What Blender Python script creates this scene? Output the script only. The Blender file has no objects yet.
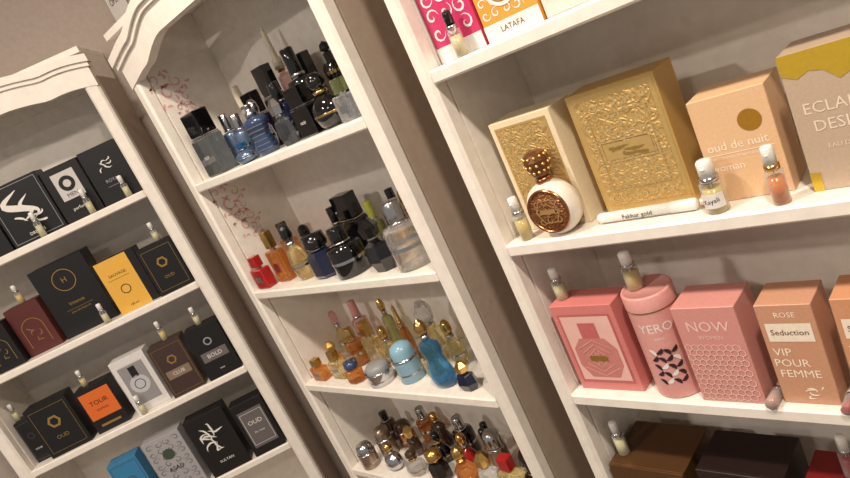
import bpy, math, random
from mathutils import Vector, Matrix
D=0.7; H=1.62
R=Vector((.6754,.6112,-.4127)); U=Vector((.1133,.4671,.877)); F=Vector((-.7288,.639,-.2463))
C=Vector((0,-D,H))
th=math.radians(53); A=Vector((math.cos(th),math.sin(th),0)); N=Vector((-A.y,A.x,0)); O=Vector((-2.42*D,0,0))
ML=Matrix((A,N,Vector((0,0,1)))).transposed().to_4x4(); ML.translation=O
def zs(r,t=.02): return H+r*D+t
Z={'R1':zs(-.067),'R2':zs(-.46),'R3':zs(-.844),'R4':zs(-1.229),'M1':zs(-.101),'M2':zs(-.5025),'M3':zs(-.877),'M4':zs(-1.25),
'L1':zs(-.048),'L2':zs(-.43),'L3':zs(-.81),'L4':zs(-1.18)}
def MU(us): return ML if us[0]=='L' else Matrix()
#---------------- materials
def lin(c): return tuple(((x/255)/12.92 if x/255<.04045 else ((x/255+.055)/1.055)**2.4) for x in c)+(1,)
MC={}
def mat(name,c,rough=.5,metal=0,bump=0,bscale=200,coat=0,vor=False,rvar=0):
    if name in MC: return MC[name]
    m=bpy.data.materials.new(name); m.use_nodes=True; nt=m.node_tree; b=nt.nodes['Principled BSDF']
    b.inputs['Base Color'].default_value=lin(c); b.inputs['Roughness'].default_value=rough; b.inputs['Metallic'].default_value=metal
    b.inputs['Coat Weight'].default_value=coat
    tc=nt.nodes.new('ShaderNodeTexCoord')
    nz=nt.nodes.new('ShaderNodeTexNoise'); nz.inputs['Scale'].default_value=bscale if not vor else 60; nt.links.new(tc.outputs['Object'],nz.inputs['Vector'])
    mx=nt.nodes.new('ShaderNodeMix'); mx.data_type='RGBA'; mx.inputs[6].default_value=lin(c); mx.inputs[7].default_value=lin([x*.9 for x in c])
    nt.links.new(nz.outputs['Fac'],mx.inputs[0]); nt.links.new(mx.outputs[2],b.inputs['Base Color'])
    if rvar:
        n2=nt.nodes.new('ShaderNodeTexNoise'); n2.inputs['Scale'].default_value=14; n2.inputs['Detail'].default_value=6; nt.links.new(tc.outputs['Object'],n2.inputs['Vector'])
        mr=nt.nodes.new('ShaderNodeMapRange'); mr.inputs[1].default_value=.35; mr.inputs[2].default_value=.65; mr.inputs[3].default_value=rough-rvar; mr.inputs[4].default_value=rough+rvar; nt.links.new(n2.outputs['Fac'],mr.inputs[0]); nt.links.new(mr.outputs[0],b.inputs['Roughness'])
    if bump:
        bp=nt.nodes.new('ShaderNodeBump'); bp.inputs['Strength'].default_value=bump; bp.inputs['Distance'].default_value=.002
        if vor:
            vo=nt.nodes.new('ShaderNodeTexVoronoi'); vo.feature='SMOOTH_F1'; vo.inputs['Scale'].default_value=bscale
            ad=nt.nodes.new('ShaderNodeMix'); ad.data_type='VECTOR'; ad.inputs[0].default_value=.02
            nt.links.new(tc.outputs['Object'],ad.inputs[4]); nt.links.new(nz.outputs['Color'],ad.inputs[5]); nt.links.new(ad.outputs[1],vo.inputs['Vector'])
            wv=nt.nodes.new('ShaderNodeMath'); wv.operation='SINE'; mu=nt.nodes.new('ShaderNodeMath'); mu.operation='MULTIPLY'; mu.inputs[1].default_value=16
            nt.links.new(vo.outputs['Distance'],mu.inputs[0]); nt.links.new(mu.outputs[0],wv.inputs[0]); nt.links.new(wv.outputs[0],bp.inputs['Height'])
        else: nt.links.new(nz.outputs['Fac'],bp.inputs['Height'])
        nt.links.new(bp.outputs[0],b.inputs['Normal'])
    MC[name]=m; return m
def glass(name,c,fac=.35):
    if name in MC: return MC[name]
    m=bpy.data.materials.new(name); m.use_nodes=True; nt=m.node_tree; b=nt.nodes['Principled BSDF']; out=nt.nodes['Material Output']
    b.inputs['Base Color'].default_value=lin(c); b.inputs['Roughness'].default_value=.03; b.inputs['Coat Weight'].default_value=.4
    b.inputs['IOR'].default_value=1.45
    if name!='vial_glass': b.inputs['Transmission Weight'].default_value=.85
    t=nt.nodes.new('ShaderNodeBsdfTransparent'); t.inputs[0].default_value=lin([min(255,x*.6+100) for x in c])
    lw=nt.nodes.new('ShaderNodeLayerWeight'); lw.inputs[0].default_value=.35
    mr=nt.nodes.new('ShaderNodeMapRange'); mr.inputs[3].default_value=fac; mr.inputs[4].default_value=min(1,fac+.55)
    nt.links.new(lw.outputs['Facing'],mr.inputs[0])
    mx=nt.nodes.new('ShaderNodeMixShader'); nt.links.new(mr.outputs[0],mx.inputs[0]); nt.links.new(t.outputs[0],mx.inputs[1]); nt.links.new(b.outputs[0],mx.inputs[2]); nt.links.new(mx.outputs[0],out.inputs[0])
    MC[name]=m; return m
white_paint=lambda: mat('white_paint',(246,238,228),.36,0,.1,45,0,False,.14)
taupe=lambda: mat('taupe_wall',(176,162,152),.8,0,.15,90)
K=lambda: mat('black_card',(22,20,22),.38,0,0,200,.25)
BK=lambda: mat('black_gloss',(10,10,12),.07,0,0,200,.6)
SV=lambda: mat('silver',(205,205,210),.18,1)
GD=lambda: mat('gold_metal',(220,180,108),.22,1)
CH=lambda: mat('white_plastic',(240,238,232),.3)
WH=lambda: mat('print_white',(235,230,225),.5)
#---------------- mesh builder
class B:
    def __init__(s): s.v=[];s.f=[];s.mi=[];s.sm=[];s.mats=[]
    def m(s,m):
        if m not in s.mats: s.mats.append(m)
        return s.mats.index(m)
    def add(s,vs,fs,mt,smooth=False,M=None):
        o=len(s.v); s.v+= [tuple(M@Vector(v)) if M else tuple(v) for v in vs]; k=s.m(mt)
        for f in fs: s.f.append(tuple(i+o for i in f)); s.mi.append(k); s.sm.append(smooth)
    def box(s,x0,x1,y0,y1,z0,z1,mt,bev=.0008,M=None):
        b=min(bev,(x1-x0)/3,(y1-y0)/3,(z1-z0)/3)
        vs=[];idx={}
        X=(x0,x1);Y=(y0,y1);Zz=(z0,z1);sg=(1,-1)
        for i in(0,1):
            for j in(0,1):
                for k in(0,1):
                    c=(X[i],Y[j],Zz[k]); e=(sg[i]*b,sg[j]*b,sg[k]*b)
                    for ax in range(3):
                        p=[c[q]+(0 if q==ax else e[q]) for q in range(3)]; idx[(i,j,k,ax)]=len(vs); vs.append(p)
        fs=[]
        for i in(0,1):
            a=[idx[(i,j,k,0)] for j,k in((0,0),(0,1),(1,1),(1,0))]; fs.append(a if i==0 else a[::-1])
            a=[idx[(j,i,k,1)] for j,k in((0,0),(1,0),(1,1),(0,1))]; fs.append(a if i==0 else a[::-1])
            a=[idx[(j,k,i,2)] for j,k in((0,0),(0,1),(1,1),(1,0))]; fs.append(a if i==0 else a[::-1])
        for i in(0,1):
            for j in(0,1):
                fs.append([idx[(i,j,0,0)],idx[(i,j,1,0)],idx[(i,j,1,1)],idx[(i,j,0,1)]])
                fs.append([idx[(i,0,j,0)],idx[(i,1,j,0)],idx[(i,1,j,2)],idx[(i,0,j,2)]])
                fs.append([idx[(0,i,j,1)],idx[(1,i,j,1)],idx[(1,i,j,2)],idx[(0,i,j,2)]])
                for k in(0,1): fs.append([idx[(i,j,k,0)],idx[(i,j,k,1)],idx[(i,j,k,2)]])
        s.add(vs,fs,mt,False,M)
    def lathe(s,pr,mt,seg=24,c=(0,0,0),sx=1,sy=1,smooth=True,M=None,ph=0):
        vs=[];fs=[];n=len(pr)
        for r,z in pr:
            for i in range(seg):
                t=2*math.pi*i/seg+ph; vs.append((c[0]+r*sx*math.cos(t),c[1]+r*sy*math.sin(t),c[2]+z))
        for j in range(n-1):
            for i in range(seg):
                k=(i+1)%seg; fs.append((j*seg+i,j*seg+k,(j+1)*seg+k,(j+1)*seg+i))
        s.add(vs,fs,mt,smooth,M)
    def poly(s,pts,y,mt): s.add([(x,y,z) for x,z in pts],[tuple(range(len(pts)))],mt)
    def rect(s,x0,x1,z0,z1,y,mt): s.poly([(x0,z0),(x1,z0),(x1,z1),(x0,z1)],y,mt)
    def ring(s,cx,cz,r0,r1,y,mt,seg=32,a0=0,a1=360,asp=1):
        vs=[];fs=[]
        for i in range(seg+1):
            t=math.radians(a0+(a1-a0)*i/seg)
            for r in(r0,r1): vs.append((cx+r*math.cos(t),y,cz+r*asp*math.sin(t)))
        for i in range(seg): fs.append((2*i,2*i+1,2*i+3,2*i+2))
        s.add(vs,fs,mt)
    def frame(s,x0,x1,z0,z1,t,y,mt):
        s.rect(x0,x1,z0,z0+t,y,mt);s.rect(x0,x1,z1-t,z1,y,mt);s.rect(x0,x0+t,z0+t,z1-t,y,mt);s.rect(x1-t,x1,z0+t,z1-t,y,mt)
    def stroke(s,pts,wd,y,mt,taper=True,fn=None):
        vs=[];fs=[];n=len(pts)
        for i,p in enumerate(pts):
            a=Vector(pts[max(0,i-1)]);b=Vector(pts[min(n-1,i+1)]);d=(b-a); d=d.normalized() if d.length>0 else Vector((1,0)); q=Vector((-d.y,d.x))
            w=wd*(math.sin(math.pi*(i+.4)/(n-.2)) if taper else 1)/2; p=Vector(p)
            for e in(p+q*w,p-q*w): vs.append((e.x,y-i*1e-5,e.y) if not fn else fn(e.x,e.y))
        for i in range(n-1): fs.append((2*i,2*i+1,2*i+3,2*i+2))
        s.add(vs,fs,mt)
    def text(s,t,size,x,z,y,mt,rot=0,M=None):
        cu=bpy.data.curves.new('t','FONT'); cu.body=t; cu.size=size; cu.align_x='CENTER'; cu.align_y='CENTER'; cu.resolution_u=2
        ob=bpy.data.objects.new('t',cu); bpy.context.collection.objects.link(ob)
        dg=bpy.context.evaluated_depsgraph_get(); me=ob.evaluated_get(dg).to_mesh()
        c,sn=math.cos(rot),math.sin(rot)
        vs=[(x+v.co.x*c-v.co.y*sn,y,z+v.co.x*sn+v.co.y*c) for v in me.vertices]; fs=[tuple(p.vertices) for p in me.polygons]
        s.add(vs,fs,mt,False,M); bpy.data.objects.remove(ob); bpy.data.curves.remove(cu)
    def done(s,name,Mw=None):
        me=bpy.data.meshes.new(name); me.from_pydata(s.v,[],s.f)
        for m in s.mats: me.materials.append(m)
        me.polygons.foreach_set('material_index',s.mi); me.polygons.foreach_set('use_smooth',s.sm); me.update()
        import bmesh
        bm=bmesh.new(); bm.from_mesh(me); bmesh.ops.recalc_face_normals(bm,faces=bm.faces); bm.to_mesh(me); bm.free()
        o=bpy.data.objects.new(name,me); bpy.context.collection.objects.link(o)
        if Mw: o.matrix_world=Mw
        return o
#---------------- furniture
d=.21
def curl(b,cy,cz,sc,fn,mt,flip=1):
    for k,(oy,oz,s0,rot) in enumerate([(0,0,1,0),(.03,.02,.7,2),(-.02,.035,.6,4),(.035,-.02,.5,1),(.01,-.04,.6,5)]):
        pts=[]
        for i in range(22):
            t=i/21; an=rot+flip*t*7; r=.022*s0*(1-t*.85)*sc; pts.append((cy+oy*sc+r*math.cos(an),cz+oz*sc+r*math.sin(an)))
        b.stroke(pts,.005*s0*sc,0,mt,True,fn)
        for j in range(4):
            an=rot+j*1.3; px=cy+oy*sc+.03*s0*sc*math.cos(an); pz=cz+oz*sc+.03*s0*sc*math.sin(an)
            b.stroke([(px,pz),(px+.006*math.cos(an)*sc,pz+.006*math.sin(an)*sc),(px+.013*math.cos(an+.4)*sc,pz+.013*math.sin(an+.4)*sc)],.006*sc,0,mt,True,fn)
def unit(x0,x1,zl,M,zb,amp,sw,flor=False):
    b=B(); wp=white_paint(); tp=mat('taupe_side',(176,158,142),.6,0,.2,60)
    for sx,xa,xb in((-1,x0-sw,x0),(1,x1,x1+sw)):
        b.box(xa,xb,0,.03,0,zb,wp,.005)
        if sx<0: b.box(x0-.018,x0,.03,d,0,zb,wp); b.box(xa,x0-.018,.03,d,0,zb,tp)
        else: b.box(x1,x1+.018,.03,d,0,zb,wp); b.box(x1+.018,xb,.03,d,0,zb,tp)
    b.box(x0,x1,d-.008,d,0,zb,wp)
    for z in zl: b.box(x0,x1,.0,d-.008,z-.02,z,wp,.003)
    b.box(x0,x1,.0,.02,0,.1,wp,.002); b.box(x0,x1,.0,d-.008,.1,.12,wp)
    b.box(x0-sw,x1+sw,0.0,d,zb+amp+.03,zb+amp+.045,wp)
    b.box(x0-sw,x1+sw,d-.008,d,zb,zb+amp+.03,wp)
    b.box(x0-sw,x0,.02,d,zb,zb+amp+.03,wp); b.box(x1,x1+sw,.02,d,zb,zb+amp+.03,wp)
    n=48; W=x1-x0+2*sw
    def curve(t):
        e=min(t,1-t)*2
        s_=0 if e<.08 else min(1,(e-.08)/.6); s_=s_*s_*(3-2*s_)
        return amp*s_+ .010*math.sin(min(1,e/.35)*math.pi)
    def strip(y0,y1,lo,hi,ex):
        vs=[];fs=[]
        for i in range(n+1):
            t=i/n; x=x0-sw-ex+(W+2*ex)*t; c=curve(t)
            vs+=[(x,y0,zb+c+lo),(x,y0,zb+c+hi),(x,y1,zb+c+hi),(x,y1,zb+c+lo)]
        for i in range(n):
            for k in range(4): fs.append((4*i+k,4*i+(k+1)%4,4*i+4+(k+1)%4,4*i+4+k))
        fs.append((0,1,2,3)); fs.append((4*n,4*n+3,4*n+2,4*n+1))
        b.add(vs,fs,wp)
    strip(-.002,.02,-.025,.03,0); strip(-.008,.02,.022,.034,.005); strip(-.014,.02,.032,.05,.010)
    if flor:
        fm=mat('stencil_rose',(232,176,172),.6)
        fn=lambda y,z:(x0+.0006,y,z)
        curl(b,.055,1.775,1.0,fn,fm); curl(b,.075,1.715,.6,fn,fm,-1); curl(b,.055,1.50,.9,fn,fm,-1); curl(b,.07,1.435,.8,fn,fm)
    b.done('bookcase',M)
unit(-2.05*D,-1.163*D,[Z['M%d'%i] for i in(1,2,3,4)]+[.45],Matrix(),1.835,.055,.030,True)
unit(-.92*D,.16,[Z['R%d'%i] for i in(1,2,3,4)]+[.45],Matrix(),2.05,.055,.026)
unit(-.62,0,[Z['L%d'%i] for i in(1,2,3,4)]+[.45],ML,1.90,.03,.034)
def room(name,x0,x1,y0,y1,z0,z1,mt,M=None):
    b=B(); b.box(x0,x1,y0,y1,z0,z1,mt); b.done(name,M)
room('wall_back',-1.835,1.6,.215,.3,0,2.6,taupe())
room('wall_left',-2.4,.17,.215,.3,0,2.6,taupe(),ML)
room('floor',-4,2,-3.2,.3,-.06,0,mat('floor_tile',(150,132,115),.4,0,.1,8))
room('ceiling',-4,2,-3.2,.3,2.6,2.65,mat('ceiling_white',(235,230,222),.8))
b=B(); b.box(-.05,.05,0,.002,-.065,.065,WH(),.0003); b.text('OPEN',.025,0,.02,-.0006,K()); b.done('paper_notice',Matrix.Translation((-1.745,.21,2.05)))
#---------------- boxes
def callig(b,cx,cz,w,h,y,mt,n=6,sd=1):
    r=random.Random(sd)
    for i in range(n):
        x=cx+(r.random()-.5)*w*.5; z=cz+(r.random()-.5)*h*.6; an=r.random()*6; pts=[]
        for k in range(12):
            an+=(r.random()-.3)*.7; x+=math.cos(an)*w*.06; z+=math.sin(an)*h*.06
            x=max(cx-w/2,min(cx+w/2,x)); z=max(cz-h/2,min(cz+h/2,z)); pts.append((x,z))
        b.stroke(pts,w*.08,y-i*.00005,mt)
def arab(b,x0,x1,z0,z1,y,mt,st):
    nx=max(1,int((x1-x0)/st)); nz=max(1,int((z1-z0)/st)); sx=(x1-x0)/nx; sz=(z1-z0)/nz
    for i in range(nx):
        for j in range(nz):
            cx=x0+(i+.5)*sx; cz=z0+(j+.5)*sz; fl=1 if (i+j)%2 else -1
            b.stroke([(cx+sx*.48*(1-k/13)*math.cos(fl*k*.6+i),cz+sz*.48*(1-k/13)*math.sin(fl*k*.6+i)) for k in range(12)],st*.16,y,mt)
def deco(b,st,w,h,y,d):
    e=y-.0004; e2=y-.0008; e3=y-.0012; gm=mat('foil_gold',(205,165,90),.3,.8); sm=mat('foil_silver',(190,190,195),.3,.6)
    G=mat('gold_emboss',(212,176,110),.42,.45,.35,110,0,True); g2=mat('gold_plain',(218,184,118),.36,.5); gl=mat('gold_light',(238,212,154),.3,.6)
    if st=='gold_cream':
        b.rect(-w*.42,w*.42,h*.05,h*.95,e,G); b.frame(-w*.42,w*.42,h*.05,h*.95,.003,e2,g2); arab(b,-w*.37,w*.37,h*.09,h*.91,e2,gl,.014)
        b.ring(0,h*.5,0,w*.2,e3,g2,24,0,360,1.3)
    elif st=='gold':
        b.rect(-w*.47,w*.47,h*.03,h*.97,e,g2); b.rect(-w*.42,w*.42,h*.07,h*.93,e2,G); arab(b,-w*.40,w*.40,h*.09,h*.91,e3,gl,.013)
        b.frame(-w*.33,w*.33,h*.2,h*.8,.0015,e3-.0003,g2); b.rect(-w*.27,w*.27,h*.44,h*.57,e3-.0003,g2); b.frame(-w*.29,w*.29,h*.42,h*.59,.0012,e3-.0006,gl)
        callig(b,0,h*.505,w*.4,h*.1,e3-.0006,gm,5,3)
    elif st=='oud':
        b.ring(w*.22,h*.72,0,w*.15,e,mat('circle_gold',(178,130,40),.4,.4)); t=mat('print_white2',(250,235,215),.5)
        b.text('oud de nuit',w*.17,-w*.02,h*.53,e,t); b.rect(-w*.42,w*.42,h*.455,h*.462,e,t); b.text('EAU DE PARFUM NATURAL SPRAY',w*.05,0,h*.42,e,t); b.text('woman',w*.15,-w*.22,h*.33,e,t)
        b.text('100 ml',w*.07,w*.3,h*.08,e,t)
    elif st=='drip':
        g=mat('drip_gold',(222,184,60),.3,.5); pts=[(-w/2,h),(-w/2,h*.86),(-w*.36,h*.82),(-w*.25,h*.86),(-w*.12,h*.84),(0,h*.76),(w*.12,h*.8),(w*.25,h*.85),(w*.36,h*.76),(w*.5,h*.78),(w/2,h)]
        b.poly(pts,e,g); t=mat('print_taupe',(235,215,195),.4); b.text('ECLAIRE',w*.17,-w*.08,h*.6,e,t); b.text('DESIRE',w*.17,-w*.08,h*.47,e,t); b.text('EAU DE PARFUM',w*.07,0,h*.32,e,t); b.rect(-w*.5,-w*.4,0,h*.14,e,g)
    elif st=='pinkwin':
        b.rect(-w*.4,w*.4,h*.12,h*.88,e,mat('win_in',(236,188,178),.3,0,.2,30)); b.frame(-w*.42,w*.42,h*.1,h*.9,.003,e2,mat('win_fr',(196,104,104),.4))
        p=mat('pink_glass',(205,130,122),.15,0,0,100,.6); b.poly([(-w*.22,h*.16),(w*.22,h*.16),(w*.34,h*.3),(w*.34,h*.5),(w*.2,h*.62),(-w*.2,h*.62),(-w*.34,h*.5),(-w*.34,h*.3)],e2,p)
        b.rect(-w*.14,w*.14,h*.62,h*.8,e2,mat('win_fr',(1,1,1))); lt=mat('pink_facet',(232,170,160),.2,0,0,100,.5)
        for k in range(5): b.stroke([(-w*.28+k*w*.06,h*.28+k*h*.05),(0,h*.18+k*h*.05),(w*.28-k*w*.06,h*.28+k*h*.05)],w*.014,e3-k*.00005,lt,False); b.stroke([(-w*.28+k*w*.06,h*.5-k*h*.05),(0,h*.6-k*h*.05),(w*.28-k*w*.06,h*.5-k*h*.05)],w*.014,e3-.0003-k*.00005,lt,False)
        b.rect(-w*.14,w*.14,h*.36,h*.42,e3-.0008,gm)
    elif st=='hex':
        lm=mat('hexline',(244,206,196),.4); s_=w*.062
        for r in range(12):
            for c in range(9):
                cx=-w*.42+c*s_*1.75+(r%2)*s_*.87; cz=h*.06+r*s_*1.5
                if abs(cx)>w*.43 or cz>h*.6: continue
                for k in range(6):
                    a0=math.radians(30+60*k);a1=math.radians(90+60*k)
                    b.stroke([(cx+s_*math.cos(a0),cz+s_*math.sin(a0)),(cx+s_*math.cos(a1),cz+s_*math.sin(a1))],s_*.2,e-k*.00004-(r%2)*.0003,lm,False)
        b.text('NOW',w*.26,0,h*.8,e,lm); b.text('WOMEN',w*.1,0,h*.69,e,lm)
    elif st=='vip':
        g=mat('print_cream',(255,240,220),.5); b.rect(-w*.4,w*.4,h*.64,h*.82,e,mat('label_cream',(244,230,212),.5)); dk=mat('print_brown',(120,70,50),.5)
        b.text('ROSE',w*.16,0,h*.9,e,g); b.text('Seduction',w*.17,0,h*.73,e2,dk); b.text('VIP',w*.24,-w*.24,h*.53,e,g); b.text('POUR',w*.24,-w*.13,h*.42,e,g); b.text('FEMME',w*.24,-w*.04,h*.31,e,g); callig(b,w*.1,h*.12,w*.4,h*.12,e,g,5,2)
    elif st=='damask':
        wv=WH(); b.rect(-w/2,w/2,0,h*.14,e,wv); arab(b,-w*.46,w*.46,h*.18,h*.97,e,wv,.022)
        b.ring(0,h*.58,0,w*.13,e2,wv)
    elif st=='emblem':
        wv=WH(); b.rect(-w/2,w/2,0,h*.14,e,wv); b.text('LATAFA',w*.12,0,h*.07,e2,mat('print_brown',(120,70,50)))
        arab(b,-w*.47,w*.47,h*.17,h*.97,e,wv,.015)
        b.ring(0,h*.42,0,w*.3,e2,wv); b.ring(0,h*.42,w*.22,w*.24,e3,gm); b.ring(0,h*.42,w*.08,w*.12,e3,gm); b.text('PRIDE',w*.07,0,h*.42,e3-.0002,K())
    elif st=='salmon':
        arab(b,-w*.46,w*.46,h*.18,h*.97,e,mat('salmon',(226,140,120),.5),.022)
    elif st=='swirl':
        b.frame(-w*.45,w*.45,h*.04,h*.96,.0012,e,sm)
        pts=[(-w*.1+w*.2*math.sin(k*.5),h*.35+h*.5*k/14) for k in range(15)]; b.stroke(pts,w*.12,e,WH()); b.stroke([(x*.6+w*.15,z*.8+h*.05) for x,z in pts],w*.08,e2,WH()); callig(b,w*.02,h*.4,w*.5,h*.3,e3,WH(),4,8); b.text('DREAMS',w*.08,0,h*.12,e,WH())
    elif st=='label':
        b.rect(-w*.3,w*.3,h*.38,h*.88,e,mat('label_grey',(205,200,198),.5)); b.ring(0,h*.66,w*.1,w*.2,e2,K()); b.text('MEN',w*.15,0,h*.45,e2,K()); b.text('perfume',w*.12,0,h*.2,e,WH())
    elif st=='crown':
        callig(b,0,h*.66,w*.35,h*.2,e,WH(),6,5); b.text('ROYAL',w*.12,0,h*.38,e,sm); b.rect(-w*.2,w*.2,h*.28,h*.286,e,sm)
    elif st=='ring':
        b.ring(0,h*.74,w*.19,w*.205,e,gm); b.text('H',w*.14,0,h*.74,e,gm); b.text('Intense',w*.1,0,h*.42,e,gm); b.rect(-w*.25,w*.25,h*.34,h*.344,e,gm); b.text('EAU DE PARFUM',w*.05,0,h*.3,e,gm)
    elif st=='gframe':
        b.frame(-w*.42,w*.42,h*.08,h*.92,.0009,e,gm); b.ring(0,h*.62,w*.1,w*.16,e,gm,6); b.text('OUD',w*.13,0,h*.32,e,gm)
    elif st=='arch':
        b.ring(0,h*.5,w*.3,w*.32,e,gm,24,0,180); b.rect(-w*.32,-w*.3,h*.15,h*.5,e,gm); b.rect(w*.3,w*.32,h*.15,h*.5,e,gm); callig(b,0,h*.4,w*.35,h*.3,e,gm,5,6)
    elif st=='yellow':
        b.rect(-w*.5,w*.3,0,h,e,mat('card_yellow',(232,178,72),.45)); b.text('SAUVAGE',w*.1,-w*.1,h*.7,e2,K()); b.rect(-w*.38,w*.15,h*.62,h*.626,e2,K()); b.ring(-w*.1,h*.4,w*.1,w*.12,e2,K()); b.text('100 ml',w*.08,-w*.1,h*.1,e2,K())
    elif st=='orange':
        b.rect(-w*.45,w*.45,h*.3,h*.9,e,mat('card_orange',(226,110,40),.4)); b.text('TOUR',w*.2,0,h*.64,e2,K()); b.text('EDITION',w*.09,0,h*.48,e2,K()); b.rect(-w*.3,w*.3,h*.12,h*.17,e,gm)
    elif st=='window':
        b.rect(-w*.36,w*.36,h*.14,h*.86,e,mat('win_grey',(150,148,150),.3)); b.frame(-w*.4,w*.4,h*.1,h*.9,.003,e2,mat('card_white2',(232,228,224),.4)); b.ring(0,h*.48,0,w*.27,e2,mat('sv2',(215,215,220),.25,.3)); b.rect(-w*.1,w*.1,h*.62,h*.82,e2,K()); b.ring(0,h*.48,w*.13,w*.15,e3,K())
    elif st=='club':
        b.ring(0,h*.68,w*.1,w*.15,e,gm,6); b.rect(-w*.36,w*.36,h*.34,h*.5,e,mat('label_bronze',(150,130,110),.4,.3)); b.text('CLUB',w*.15,0,h*.42,e2,WH()); b.frame(-w*.44,w*.44,h*.06,h*.94,.0008,e,gm)
    elif st=='bold':
        b.rect(-w*.38,w*.38,h*.34,h*.52,e,mat('label_dk',(110,104,104),.4)); b.text('BOLD',w*.17,0,h*.43,e2,WH()); b.ring(0,h*.7,w*.08,w*.12,e,sm); b.text('men',w*.08,0,h*.15,e,WH())
    elif st=='greydamask':
        arab(b,-w*.46,w*.46,h*.04,h*.96,e,mat('dk_grey',(120,118,122),.4),.02)
        b.ring(0,h*.7,0,w*.15,e2,mat('dk_green',(60,80,60),.5)); b.text('ASAD',w*.16,0,h*.45,e2,K())
    elif st=='callig':
        callig(b,0,h*.62,w*.6,h*.45,e,WH(),9,9); b.text('SULTAN',w*.1,0,h*.2,e,WH())
    elif st=='greylabel':
        b.rect(-w*.38,w*.38,h*.15,h*.85,e,mat('lab_gr',(105,100,100),.5)); b.frame(-w*.34,w*.34,h*.2,h*.8,.001,e2,WH()); b.text('OUD',w*.2,0,h*.6,e2,WH()); b.text('for men',w*.1,0,h*.42,e2,WH())
    elif st=='now':
        b.frame(-w*.44,w*.44,h*.05,h*.95,.0015,e,mat('dk_line',(80,78,78),.4)); b.text('NOW',w*.15,0,h*.3,e,WH()); b.ring(0,h*.62,w*.15,w*.18,e,mat('dk_line',(1,1,1)))
    elif st=='redband':
        b.rect(-w*.5,w*.5,h*.7,h*.74,e,gm); b.text('ROUGE',w*.15,0,h*.5,e,gm)
def carton(us,x,v,w,h,d_=.06,yaw=0,col=(22,20,22),st='',rough=.4,zo=0,name='perfume_box',metal=0,lid=None):
    b=B(); m=mat('card_%d_%d_%d'%tuple(col),col,rough,metal,.05,300)
    if lid: b.box(-w/2,w/2,-d_/2,d_/2,0,h*.62,m); b.box(-w/2-.001,w/2+.001,-d_/2-.001,d_/2+.001,h*.625,h,lid)
    else: b.box(-w/2,w/2,-d_/2,d_/2,0,h,m,.0007)
    b.box(-w/2+.002,w/2-.002,-d_/2+.003,-d_/2+.0035,h,h+.0003,m,.0001)
    deco(b,st,w,h,-d_/2,d_)
    M=MU(us)@Matrix.Translation((x,v,Z[us]+zo+.0003))@Matrix.Rotation(math.radians(yaw),4,'Z')@Matrix.Translation((w/2,d_/2,0))
    return b.done(name,M)
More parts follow.
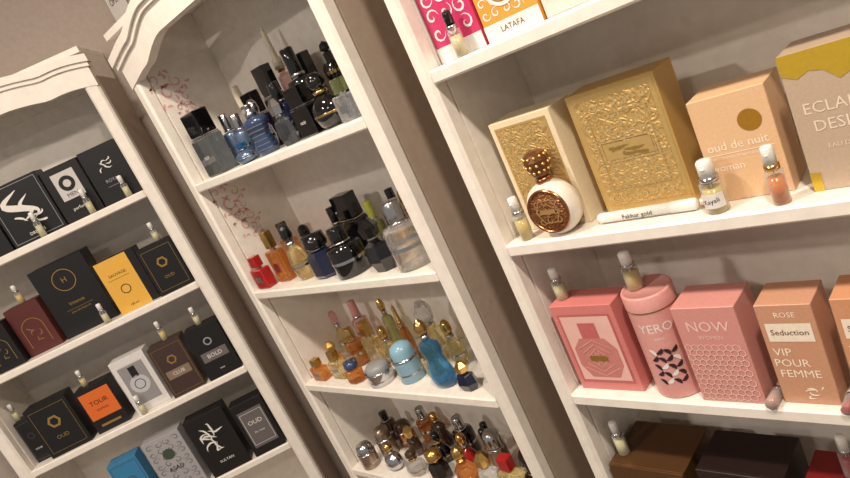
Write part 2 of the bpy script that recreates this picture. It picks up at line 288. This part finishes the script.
#---------------- bottles
def cap(b,r,z0,z1,mt,sy=1): b.lathe([(0,z0),(r*.97,z0),(r,z0+.001),(r,z1-.002),(r*.9,z1),(0,z1)],mt,20,sy=sy)
def bottle(us,x,v,w,h,kind='cyl',body=None,capm=None,zo=0,yaw=0,name='perfume_bottle',lay=None,acc=None,label=None):
    b=B(); r=w/2; body=body or BK(); capm=capm or BK(); acc=acc or SV()
    if kind=='vial':
        g=glass('vial_glass',(235,235,230),.06)
        b.lathe([(0,0),(r*.9,0),(r,h*.02),(r,h*.56),(r*.6,h*.6),(r*.6,h*.63)],g,20); b.lathe([(0,h*.015),(r*.88,h*.015),(r*.88,h*.46),(0,h*.46)],body,20)
        b.lathe([(0,h*.6),(r*.85,h*.6),(r*.85,h*.68),(0,h*.68)],acc,16); b.lathe([(0,h*.68),(r*.72,h*.68),(r*.70,h*.96),(r*.55,h),(0,h)],capm,16); b.box(-r*.2,r*.2,-r*.8,0,h*.84,h*.88,capm)
        b.lathe([(r*.08,h*.1),(r*.08,h*.6)],CH(),6)
        if label:
            vs=[];fs=[]
            for i in range(13):
                an=-1.2+2.4*i/12
                for zz in(h*.12,h*.4): vs.append((r*1.02*math.sin(an),-r*1.02*math.cos(an),zz))
            for i in range(12): fs.append((2*i,2*i+2,2*i+3,2*i+1))
            b.add(vs,fs,WH()); n0=len(b.v); b.text(label,r*.62,0,h*.26,0,K(),.15)
            for i in range(n0,len(b.v)):
                X,_,ZZ=b.v[i]; an=X/r; b.v[i]=(r*1.04*math.sin(an),-r*1.04*math.cos(an),ZZ)
    elif kind=='rect':
        dd=r*.55; b.box(-r,r,-dd,dd,0,h*.62,body,r*.12)
        cap(b,r*.32,h*.62,h*.68,acc); b.box(-r*.5,r*.5,-dd*.75,dd*.75,h*.67,h,capm,r*.06)
        b.rect(-r*.5,r*.5,h*.2,h*.38,-dd-.0004,acc)
    elif kind=='rectcap':
        dd=r*.6; b.box(-r,r,-dd,dd,0,h*.6,body,r*.1); b.box(-r*.9,r*.9,-dd*.9,dd*.9,h*.605,h*.625,acc); b.box(-r*.82,r*.82,-dd*.9,dd*.9,h*.63,h,capm,r*.06); b.text('noir',r*.4,0,h*.3,-dd-.0004,WH())
    elif kind=='cyl':
        b.lathe([(0,0),(r*.94,0),(r,h*.02),(r,h*.58),(r*.92,h*.63),(r*.4,h*.65),(0,h*.655)],body,28); b.lathe([(r*1.01,h*.3),(r*1.01,h*.36)],acc,28); b.lathe([(0,h*.66),(r*.55,h*.66),(r*.55,h*.7),(0,h*.7)],acc,24); cap(b,r*.5,h*.7,h,capm)
    elif kind=='squat':
        b.lathe([(0,0),(r*.8,0),(r,h*.08),(r,h*.5),(r*.8,h*.6),(r*.45,h*.62),(0,h*.62)],body,8,sy=.75,smooth=False,ph=.39); b.lathe([(0,h*.625),(r*.5,h*.625),(r*.5,h*.68),(0,h*.68)],acc,20); b.lathe([(0,h*.68),(r*.62,h*.68),(r*.66,h*.75),(r*.6,h*.98),(0,h)],capm,20)
    elif kind=='facet':
        b.lathe([(0,0),(r*.7,0),(r,h*.25),(r*.85,h*.5),(r*.3,h*.6),(0,h*.6)],body,6,sy=.7,smooth=False); b.lathe([(0,h*.605),(r*.35,h*.605),(r*.35,h*.66),(0,h*.66)],acc,16); b.lathe([(0,h*.665),(r*.5,h*.665),(r*.6,h*.85),(r*.25,h),(0,h)],capm,6,smooth=False)
    elif kind=='round':
        b.lathe([(0,0),(r*.5,0),(r*.85,h*.08),(r,h*.25),(r*.93,h*.42),(r*.6,h*.55),(r*.3,h*.61),(0,h*.615)],body,28,sy=.8); b.lathe([(0,h*.62),(r*.4,h*.62),(r*.42,h*.66),(r*.36,h*.69),(0,h*.69)],acc,20); b.lathe([(0,h*.69),(r*.35,h*.7),(r*.5,h*.8),(r*.45,h*.93),(r*.2,h),(0,h)],capm,20)
        b.lathe([(r*1.005,h*.24),(r*1.02,h*.26),(r*1.0,h*.28)],acc,28,sy=.8)
    elif kind=='torso':
        b.lathe([(0,0),(r*.75,0),(r*.82,h*.05),(r*.9,h*.16),(r*.72,h*.34),(r*.74,h*.42),(r,h*.6),(r*.98,h*.68),(r*.5,h*.73),(r*.25,h*.76)],body,28,sy=.7)
        for k in range(6):
            z=h*(.1+k*.09); rr=[.86,.85,.76,.74,.85,.97][k]*r*1.02; b.lathe([(rr,z),(rr,z+h*.02)],acc,28,sy=.7)
        b.lathe([(0,h*.74),(r*.35,h*.74),(r*.35,h*.84),(r*.2,h*.86),(r*.2,h*.95),(r*.35,h*.97),(0,h)],capm,16)
    elif kind=='curvy':
        b.lathe([(0,0),(r*.8,0),(r*.95,h*.08),(r,h*.18),(r*.8,h*.32),(r*.66,h*.42),(r*.82,h*.55),(r*.72,h*.63),(r*.25,h*.69),(0,h*.695)],body,28,sy=.7); b.lathe([(0,h*.7),(r*.3,h*.7),(r*.3,h*.76),(0,h*.76)],acc,16); b.lathe([(0,h*.76),(r*.3,h*.77),(r*.45,h*.86),(r*.3,h*.95),(0,h)],capm,16)
    elif kind=='trophy':
        b.lathe([(0,0),(r*.6,0),(r*.6,h*.08),(r*.2,h*.14),(r*.2,h*.25),(r*.55,h*.38),(r*.65,h*.6),(r*.6,h*.7),(r*.3,h*.74),(r*.3,h*.85),(0,h*.88)],body,24)
        for sd in(-1,1):
            b.ring(sd*r*.7,h*.62,r*.28,r*.4,0,body,24,asp=1.4); b.ring(sd*r*.7,h*.62,r*.28,r*.4,.003,body,24,asp=1.4)
        b.lathe([(0,h*.86),(r*.35,h*.88),(r*.3,h*.96),(0,h)],capm,16); b.lathe([(r*.67,h*.58),(r*.67,h*.62)],acc,24)
    elif kind=='tower':
        b.lathe([(0,0),(r,0),(r,h*.05),(r*.6,h*.08),(r*.7,h*.3),(r*.6,h*.55),(r*.3,h*.575),(0,h*.577)],body,8,smooth=False); b.lathe([(0,h*.61),(r*.5,h*.61),(r*.45,h*.7),(r*.3,h*.72),(r*.22,h*.95),(0,h)],capm,12); b.lathe([(0,h*.58),(r*.4,h*.58),(r*.4,h*.61)],acc,12)
    elif kind=='dome':
        b.lathe([(0,0),(r*.95,0),(r,h*.02),(r,h*.58)],body,28); b.lathe([(r*1.03,h*.57),(r*1.03,h*.62),(0,h*.62)],acc,28); b.lathe([(r*.9,h*.62),(r*.92,h*.8),(r*.75,h*.93),(r*.3,h*1.0),(0,h)],capm,28); b.lathe([(r*1.01,h*.2),(r*1.01,h*.24)],acc,28)
    elif kind=='canister':
        b.lathe([(0,0),(r,0),(r,h*.02),(r*1.0,h*.86)],body,48); b.lathe([(r*1.02,h*.86),(r*1.02,h*.985),(r*.98,h),(r*.9,h),(r*.88,h*.99),(0,h*.99)],body,48); b.lathe([(r*1.025,h*.855),(r*1.03,h*.86),(r*1.025,h*.865)],acc,48)
        wm=WH(); dk=mat('print_dark',(50,30,34),.5)
        for tt,zz,sz in(('YERO',.70,.34),('PARIS',.60,.1)):
            n0=len(b.v); b.text(tt,r*sz*1.6,0,h*zz,0,wm)
            for i in range(n0,len(b.v)):
                X,_,ZZ=b.v[i]; an=X/r+.35; b.v[i]=(r*1.006*math.sin(an),-r*1.006*math.cos(an),ZZ)
        for i in range(20):
            K_=1.006+.0015*i
            def fn(x,z,K_=K_): return (r*K_*math.sin(x/r+.35),-r*K_*math.cos(x/r+.35),z)
            cx=((i%4)-1.5)*r*.28; cz=h*(.18+.075*(i//4)); an=.7 if (i+i//4)%2 else 2.3
            b.stroke([(cx+k*r*.06*math.cos(an+k*.12),cz+k*r*.06*math.sin(an+k*.12)) for k in range(-3,4)],r*.17,0,wm if i in(1,6,9,15,16) else dk,True,fn)
    elif kind=='disc':
        wh=body; R0=r; My=Matrix.Translation((0,0,R0))@Matrix.Rotation(math.radians(90),4,'X')
        t=R0*.42
        b.lathe([(0,-t),(R0*.8,-t),(R0*.97,-t*.55),(R0,0),(R0*.97,t*.55),(R0*.84,t),(0,t)],wh,40,M=My)
        b.lathe([(0,t*1.06),(R0*.74,t*1.06),(R0*.78,t*.98)],mat('plate_dark',(150,98,58),.35,.5,.5,160,0,True),40,M=My)
        b.lathe([(R0*.72,t*1.05),(R0*.74,t*1.18),(R0*.80,t*1.18),(R0*.82,t*1.0)],acc,40,M=My)
        y=-t*1.12; gg=mat('plate_gold',(226,180,116),.3,.7)
        b.ring(0,R0,R0*.45,R0*.5,y,gg,6); arab(b,-R0*.5,R0*.5,R0*.5,R0*1.5,y-.0003,gg,.012); b.rect(-R0*.3,R0*.3,R0*.92,R0*1.08,y-.0006,gg)
        zz=2*R0
        b.lathe([(0,zz-.003),(R0*.28,zz-.003),(R0*.28,zz+.004),(R0*.2,zz+.006),(0,zz+.006)],acc,20)
        hh=h-zz-.006
        b.lathe([(0,zz+.006),(R0*.22,zz+.006),(R0*.3,zz+.006+hh*.12),(R0*.42,zz+.006+hh*.4),(R0*.46,zz+.006+hh*.65),(R0*.38,zz+.006+hh*.9),(R0*.2,h),(0,h)],capm,12,smooth=False)
        for k in range(12):
            an=k*math.pi/6
            for q,(rr_,zq) in enumerate(((.36,.25),(.45,.5),(.42,.8))): b.lathe([(0,-.0025),(.0025,-.001),(.0025,.001),(0,.0025)],gg,6,c=(R0*rr_*math.cos(an),R0*rr_*math.sin(an),zz+.006+hh*zq))
    M=MU(us)@Matrix.Translation((x,v,Z[us]+zo+.0003))@Matrix.Rotation(math.radians(yaw),4,'Z')
    if lay is not None: M=M@Matrix.Translation((0,0,r))@Matrix.Rotation(math.radians(lay),4,'Z')@Matrix.Rotation(math.radians(90),4,'Y')@Matrix.Translation((0,0,-h/2))
    return b.done(name,M)
# ------------- boxes: shelf, x, setback, width, height (mm, shelf-local)
GO=(212,174,104); CR=(236,218,184)
BX=[
('R2',-622,46,108,170,dict(d_=.055,yaw=-2,col=CR,st='gold_cream')),
('R2',-495,57,125,172,dict(d_=.055,col=GO,st='gold',metal=.45,rough=.4)),
('R2',-338,40,84,126,dict(d_=.06,yaw=2,col=(226,186,144),st='oud')),
('R2',-232,30,100,150,dict(d_=.06,yaw=0,col=(190,168,146),st='drip',rough=.3)),
('R3',-629,19,107,150,dict(d_=.05,col=(214,128,124),st='pinkwin')),
('R3',-430,8,82,145,dict(d_=.06,col=(214,148,140),st='hex')),
('R3',-328,14,63,141,dict(d_=.055,col=(204,152,122),st='vip')),
('R3',-247,18,63,143,dict(d_=.055,col=(212,152,112),st='vip')),
('R1',-640,30,84,150,dict(d_=.05,col=(206,52,104),st='damask')),
('R1',-551,30,88,150,dict(d_=.05,col=(228,160,60),st='emblem')),
('R1',-458,30,82,150,dict(d_=.05,col=(238,214,204),st='salmon')),
('R1',-371,30,82,150,dict(d_=.05,col=(238,222,204),st='oud')),
('L1',-478,30,120,140,dict(d_=.05,st='crown')),
('L1',-352,30,138,154,dict(d_=.05,st='swirl')),
('L1',-210,30,98,142,dict(d_=.05,st='label')),
('L1',-108,30,100,145,dict(d_=.05,st='crown')),
('L2',-553,19,74,123,dict(d_=.05,st='arch')),
('L2',-475,42,90,137,dict(d_=.05,col=(92,42,40),st='arch')),
('L2',-376,51,146,198,dict(d_=.06,st='ring')),
('L2',-213,26,108,148,dict(d_=.05,st='yellow')),
('L2',-98,10,93,134,dict(d_=.05,st='gframe')),
('L3',-612,40,48,126,dict(d_=.05,st='now')),
('L3',-560,12,115,150,dict(d_=.05,st='gframe')),
('L3',-430,24,92,133,dict(d_=.05,st='orange')),
('L3',-318,30,97,160,dict(d_=.05,col=(226,222,220),st='window')),
('L3',-205,10,92,153,dict(d_=.05,col=(66,48,44),st='club')),
('L3',-100,6,94,152,dict(d_=.05,st='bold')),
('L4',-98,6,92,165,dict(d_=.05,st='greylabel')),
('L4',-225,6,113,185,dict(d_=.05,st='callig')),
('L4',-350,6,108,182,dict(d_=.05,col=(168,166,170),st='greydamask')),
('L4',-457,6,83,170,dict(d_=.05,col=(54,130,176),st='now')),
('R4',-635,10,125,125,dict(d_=.11,col=(150,104,58),st='redband',metal=.5,rough=.3,lid=1)),
('R4',-485,10,120,140,dict(d_=.09,col=(34,18,18),st='redband')),
('R4',-345,10,110,130,dict(d_=.08,col=(120,24,24),st='redband')),
]
for us,x,v,w,h,kw in BX:
    if kw.get('lid'): kw['lid']=mat('lid_brown',(96,66,40),.22,.3)
    carton(us,x/1000,v/1000,w/1000,h/1000,**kw)
CL=glass('clear_glass',(240,241,243),.45); GR=glass('grey_glass',(130,136,142),.7); AM=glass('amber_glass',(228,158,84),.55); YE=glass('yellow_glass',(242,230,178),.5)
NB=mat('navy_glass',(22,28,56),.08,0,0,100,.6); BL_=glass('blue_glass',(84,160,214),.6); LB=mat('frost_blue',(140,180,200),.25); PK=glass('pink_glass2',(240,200,200),.55)
RD=mat('red_gloss',(170,28,32),.12,0,0,100,.5); BZ=mat('bronze',(168,150,134),.3,.85); GN=glass('green_glass',(196,204,140),.6); CM=mat('cream_cap',(230,218,196),.3)
ST=mat('steel_blue',(110,130,160),.22,.6); TB=mat('torso_blue',(50,68,104),.2,0,0,100,.4); BR=mat('brown_gloss',(66,42,32),.12,0,0,100,.5); CP=mat('copper',(184,128,92),.25,1); HN=mat('honey_liquid',(222,196,116),.2); WT=mat('pale_liquid',(226,216,170),.2); OR=mat('orange_liquid',(226,130,50),.2)
bottle('R2',-.548,.022,.080,.124,kind='disc',body=mat('pearl_white',(238,228,214),.2,0,0,100,.5),capm=mat('cap_bronze',(128,86,52),.3,.6),acc=CP)
bottle('R3',-.473,.042,.070,.162,kind='canister',body=mat('canister_pink',(222,158,152),.4),acc=GD(),name='perfume_canister')
# bottles: shelf, x, setback, width, height (mm)
BT=[
('M1',-1345,35,70,142,dict(kind='rectcap',body=GR)),
('M1',-1333,88,46,112,dict(kind='cyl',body=ST,capm=SV())),
('M1',-1324,142,38,156,dict(kind='cyl',body=CL,capm=CM)),
('M1',-1157,42,66,104,dict(kind='torso',body=TB,capm=SV())),
('M1',-1222,28,50,44,dict(kind='round',body=ST,capm=BL_)),
('M1',-1158,112,46,160,dict(kind='rectcap')),
('M1',-1164,162,44,232,dict(kind='tower',body=PK,capm=CM,acc=GD())),
('M1',-1041,100,52,162,dict(kind='cyl')),
('M1',-1062,36,50,90,dict(kind='facet',body=GR,capm=SV())),
('M1',-1003,50,52,92,dict(kind='rectcap')),
('M1',-940,50,68,98,dict(kind='round',acc=GD())),
('M1',-978,135,60,145,dict(kind='trophy',acc=GD())),
('M1',-870,35,42,72,dict(kind='rect',body=CL,capm=GN)),
('M1',-1108,84,44,120,dict(kind='cyl',body=NB)),
('M1',-1250,120,46,128,dict(kind='rectcap',body=NB)),
('M1',-1262,70,40,100,dict(kind='cyl',body=ST,capm=SV())),
('M1',-1205,85,44,112,dict(kind='round',body=CL,capm=SV())),
('M1',-1095,165,46,150,dict(kind='rectcap')),
('M1',-883,95,46,118,dict(kind='rectcap')),
('M1',-905,155,48,132,dict(kind='cyl',acc=GD())),
('M2',-1400,25,50,80,dict(kind='rect',body=RD,capm=RD)),
('M2',-1345,50,46,125,dict(kind='rect',body=AM,capm=GD())),
('M2',-1256,45,54,132,dict(kind='round',body=YE)),
('M2',-1400,130,45,115,dict(kind='rect',body=AM)),
('M2',-1293,112,55,102,dict(kind='round',acc=GD())),
('M2',-1176,50,78,97,dict(kind='squat',body=NB)),
('M2',-1082,45,74,102,dict(kind='cyl')),
('M2',-1129,130,62,142,dict(kind='rectcap')),
('M2',-977,40,68,106,dict(kind='facet')),
('M2',-897,46,72,126,dict(kind='cyl',body=CL,capm=SV())),
('M2',-1050,120,34,117,dict(kind='cyl',body=GN,capm=mat('lime',(206,212,90),.4))),
('M2',-1013,155,36,122,dict(kind='cyl',body=GD())),
('M2',-1205,145,50,118,dict(kind='cyl',body=GD())),
('M2',-950,130,44,124,dict(kind='round',body=AM,capm=GD())),
('M2',-880,130,40,118,dict(kind='rectcap')),
('M3',-1383,28,46,56,dict(kind='rect',body=AM,capm=GD())),
('M3',-1383,82,48,68,dict(kind='facet',body=AM,capm=GD())),
('M3',-1247,30,52,52,dict(kind='squat',body=AM,capm=TB)),
('M3',-1405,142,42,120,dict(kind='round',body=YE,capm=PK)),
('M3',-1331,160,40,135,dict(kind='cyl',body=PK,capm=mat('pink_cap',(216,150,150),.3))),
('M3',-1215,155,42,140,dict(kind='curvy',body=GN,capm=GD())),
('M3',-1235,100,46,112,dict(kind='rect',body=YE,capm=GD())),
('M3',-1130,120,34,140,dict(kind='tower',body=AM,capm=GD())),
('M3',-1175,98,42,98,dict(kind='round',body=YE,capm=GD())),
('M3',-1047,125,68,140,dict(kind='facet',body=YE,capm=CL)),
('M3',-1160,34,60,48,dict(kind='dome',body=SV(),capm=mat('grey_cap',(150,150,152),.4))),
('M3',-1076,52,56,87,dict(kind='dome',body=LB,capm=LB)),
('M3',-965,38,62,150,dict(kind='curvy',body=BL_,capm=GD())),
('M3',-976,105,42,104,dict(kind='round',body=YE,capm=GD())),
('M3',-893,28,48,60,dict(kind='facet',body=NB,capm=GD(),acc=GD())),
('M3',-858,70,38,78,dict(kind='cyl')),
('M3',-1316,40,46,72,dict(kind='rect',body=YE,capm=GD())),
('M3',-1300,98,42,96,dict(kind='cyl',body=AM,capm=GD())),
('M3',-965,162,40,128,dict(kind='cyl',body=CL,capm=GD())),
('M3',-905,150,44,118,dict(kind='curvy',body=AM,capm=GD())),
('M3',-845,135,42,108,dict(kind='rect',body=YE)),
('M3',-1020,66,36,60,dict(kind='rect',body=YE,capm=GD())),
('M4',-1375,28,46,67,dict(kind='dome',body=BZ,capm=SV())),
('M4',-1347,75,44,82,dict(kind='dome',body=BZ,capm=BZ)),
('M4',-1322,122,46,67,dict(kind='dome',body=CP,capm=BR)),
('M4',-1206,35,56,62,dict(kind='round',body=CL,capm=BR,acc=GD())),
('M4',-1124,35,58,77,dict(kind='squat',capm=GD(),acc=GD())),
('M4',-1036,35,56,97,dict(kind='round',body=AM,capm=GD(),acc=GD())),
('M4',-970,35,58,92,dict(kind='facet',body=CL,capm=GD())),
('M4',-905,35,54,92,dict(kind='rect',body=YE,capm=RD)),
('M4',-1262,150,46,90,dict(kind='cyl',body=AM,capm=SV())),
('M4',-1199,135,54,95,dict(kind='curvy',body=BR,capm=GD(),acc=GD())),
('M4',-1108,125,50,97,dict(kind='cyl',capm=SV())),
('M4',-1024,120,50,97,dict(kind='trophy',acc=GD())),
('M4',-1285,35,50,72,dict(kind='round',body=SV(),capm=GD())),
('M4',-1258,90,44,82,dict(kind='facet',body=BR,capm=GD())),
('M4',-1157,85,46,82,dict(kind='round',acc=GD())),
('M4',-1066,80,46,92,dict(kind='round',body=RD,capm=GD())),
('M4',-980,90,44,104,dict(kind='dome',body=BZ,capm=SV())),
('M4',-905,95,50,104,dict(kind='round',body=BR,capm=GD())),
('M4',-935,155,42,114,dict(kind='cyl',body=CP)),
('M4',-1390,130,42,82,dict(kind='cyl',body=BR)),
('M4',-848,40,42,88,dict(kind='cyl',acc=GD())),
('R1',-586,14,18,62,dict(kind='vial',body=WT,capm=BK())),
('R2',-609,16,20,67,dict(kind='vial',body=HN)),
('R2',-330,18,26,64,dict(kind='vial',body=HN,label='Kayali')),
('R2',-260,14,19,67,dict(kind='vial',body=OR,acc=GD())),
('L1',-270,14,17,67,dict(kind='vial',body=WT)),('L1',-137,14,17,67,dict(kind='vial',body=WT)),('L1',-39,14,17,57,dict(kind='vial',body=WT)),
('L2',-249,14,17,57,dict(kind='vial',body=WT)),('L2',-428,65,17,52,dict(kind='vial',body=HN,zo=.1376)),('L2',-39,34,17,52,dict(kind='vial',body=WT,zo=.1346)),
('L3',-603,60,16,52,dict(kind='vial',body=WT,zo=.1266)),('L3',-401,48,17,48,dict(kind='vial',body=HN,zo=.1336)),('L3',-154,34,17,57,dict(kind='vial',body=HN,zo=.1536)),('L3',-56,30,17,52,dict(kind='vial',body=WT,zo=.1526)),('L3',-294,14,17,57,dict(kind='vial',body=WT)),
('R3',-615,44,20,52,dict(kind='vial',body=WT,zo=.1506)),('R3',-487,42,23,57,dict(kind='vial',body=HN,zo=.1610)),('R4',-620,40,20,62,dict(kind='vial',body=WT,zo=.1256)),('R4',-293,50,18,62,dict(kind='vial',body=RD,zo=.1306)),
]
for us,x,v,w,h,kw in BT:
    if kw['kind']=='vial': kw['name']='tester_vial'; kw.setdefault('capm',CH())
    bottle(us,x/1000,v/1000,w/1000,h/1000,**kw)
bottle('R3',-.338,.021,.015,.05,kind='vial',body=mat('dusty_liquid',(190,140,130),.2),capm=CH(),lay=88,name='tester_vial')
bottle('R3',-.256,.018,.013,.045,kind='vial',body=RD,capm=CH(),lay=90,name='tester_vial')
b=B(); Lx=.068; b.lathe([(0,-Lx),(.006,-Lx),(.007,-Lx+.003),(.007,Lx*.5),(.0075,Lx*.5),(.0075,Lx-.003),(.005,Lx),(0,Lx)],CH(),16,M=Matrix.Rotation(math.radians(90),4,'Y'))
b.text('Fakhar gold',.009,-.01,0,-.0076,K()); b.done('labelled_tester_tube',Matrix.Translation((-.425,.03,Z['R2']+.008)))
#---------------- lights / cam
def area(x,y,z,e,s,c=(1,.88,.74)):
    l=bpy.data.lights.new('spot','AREA'); l.shape='DISK'; l.size=s; l.energy=e; l.color=c
    o=bpy.data.objects.new('ceiling_downlight',l); o.location=(x,y,z); bpy.context.collection.objects.link(o)
area(.15,-.55,2.57,22,.10); area(-.9,-.6,2.57,18,.10); area(-1.2,-1.9,2.57,24,.14,(1,.9,.8)); area(.2,-2.2,2.57,12,.2)
w=bpy.data.worlds.new('w'); bpy.context.scene.world=w; w.use_nodes=True; w.node_tree.nodes['Background'].inputs[0].default_value=(1,.93,.86,1); w.node_tree.nodes['Background'].inputs[1].default_value=.33
cam=bpy.data.objects.new('camera',bpy.data.cameras.new('camera')); bpy.context.collection.objects.link(cam)
m=Matrix((R,U,-F)).transposed().to_4x4(); m.translation=C; cam.matrix_world=m
cam.data.sensor_width=36; cam.data.lens=669/850*36; bpy.context.scene.camera=cam
bpy.context.scene.view_settings.view_transform='Standard'
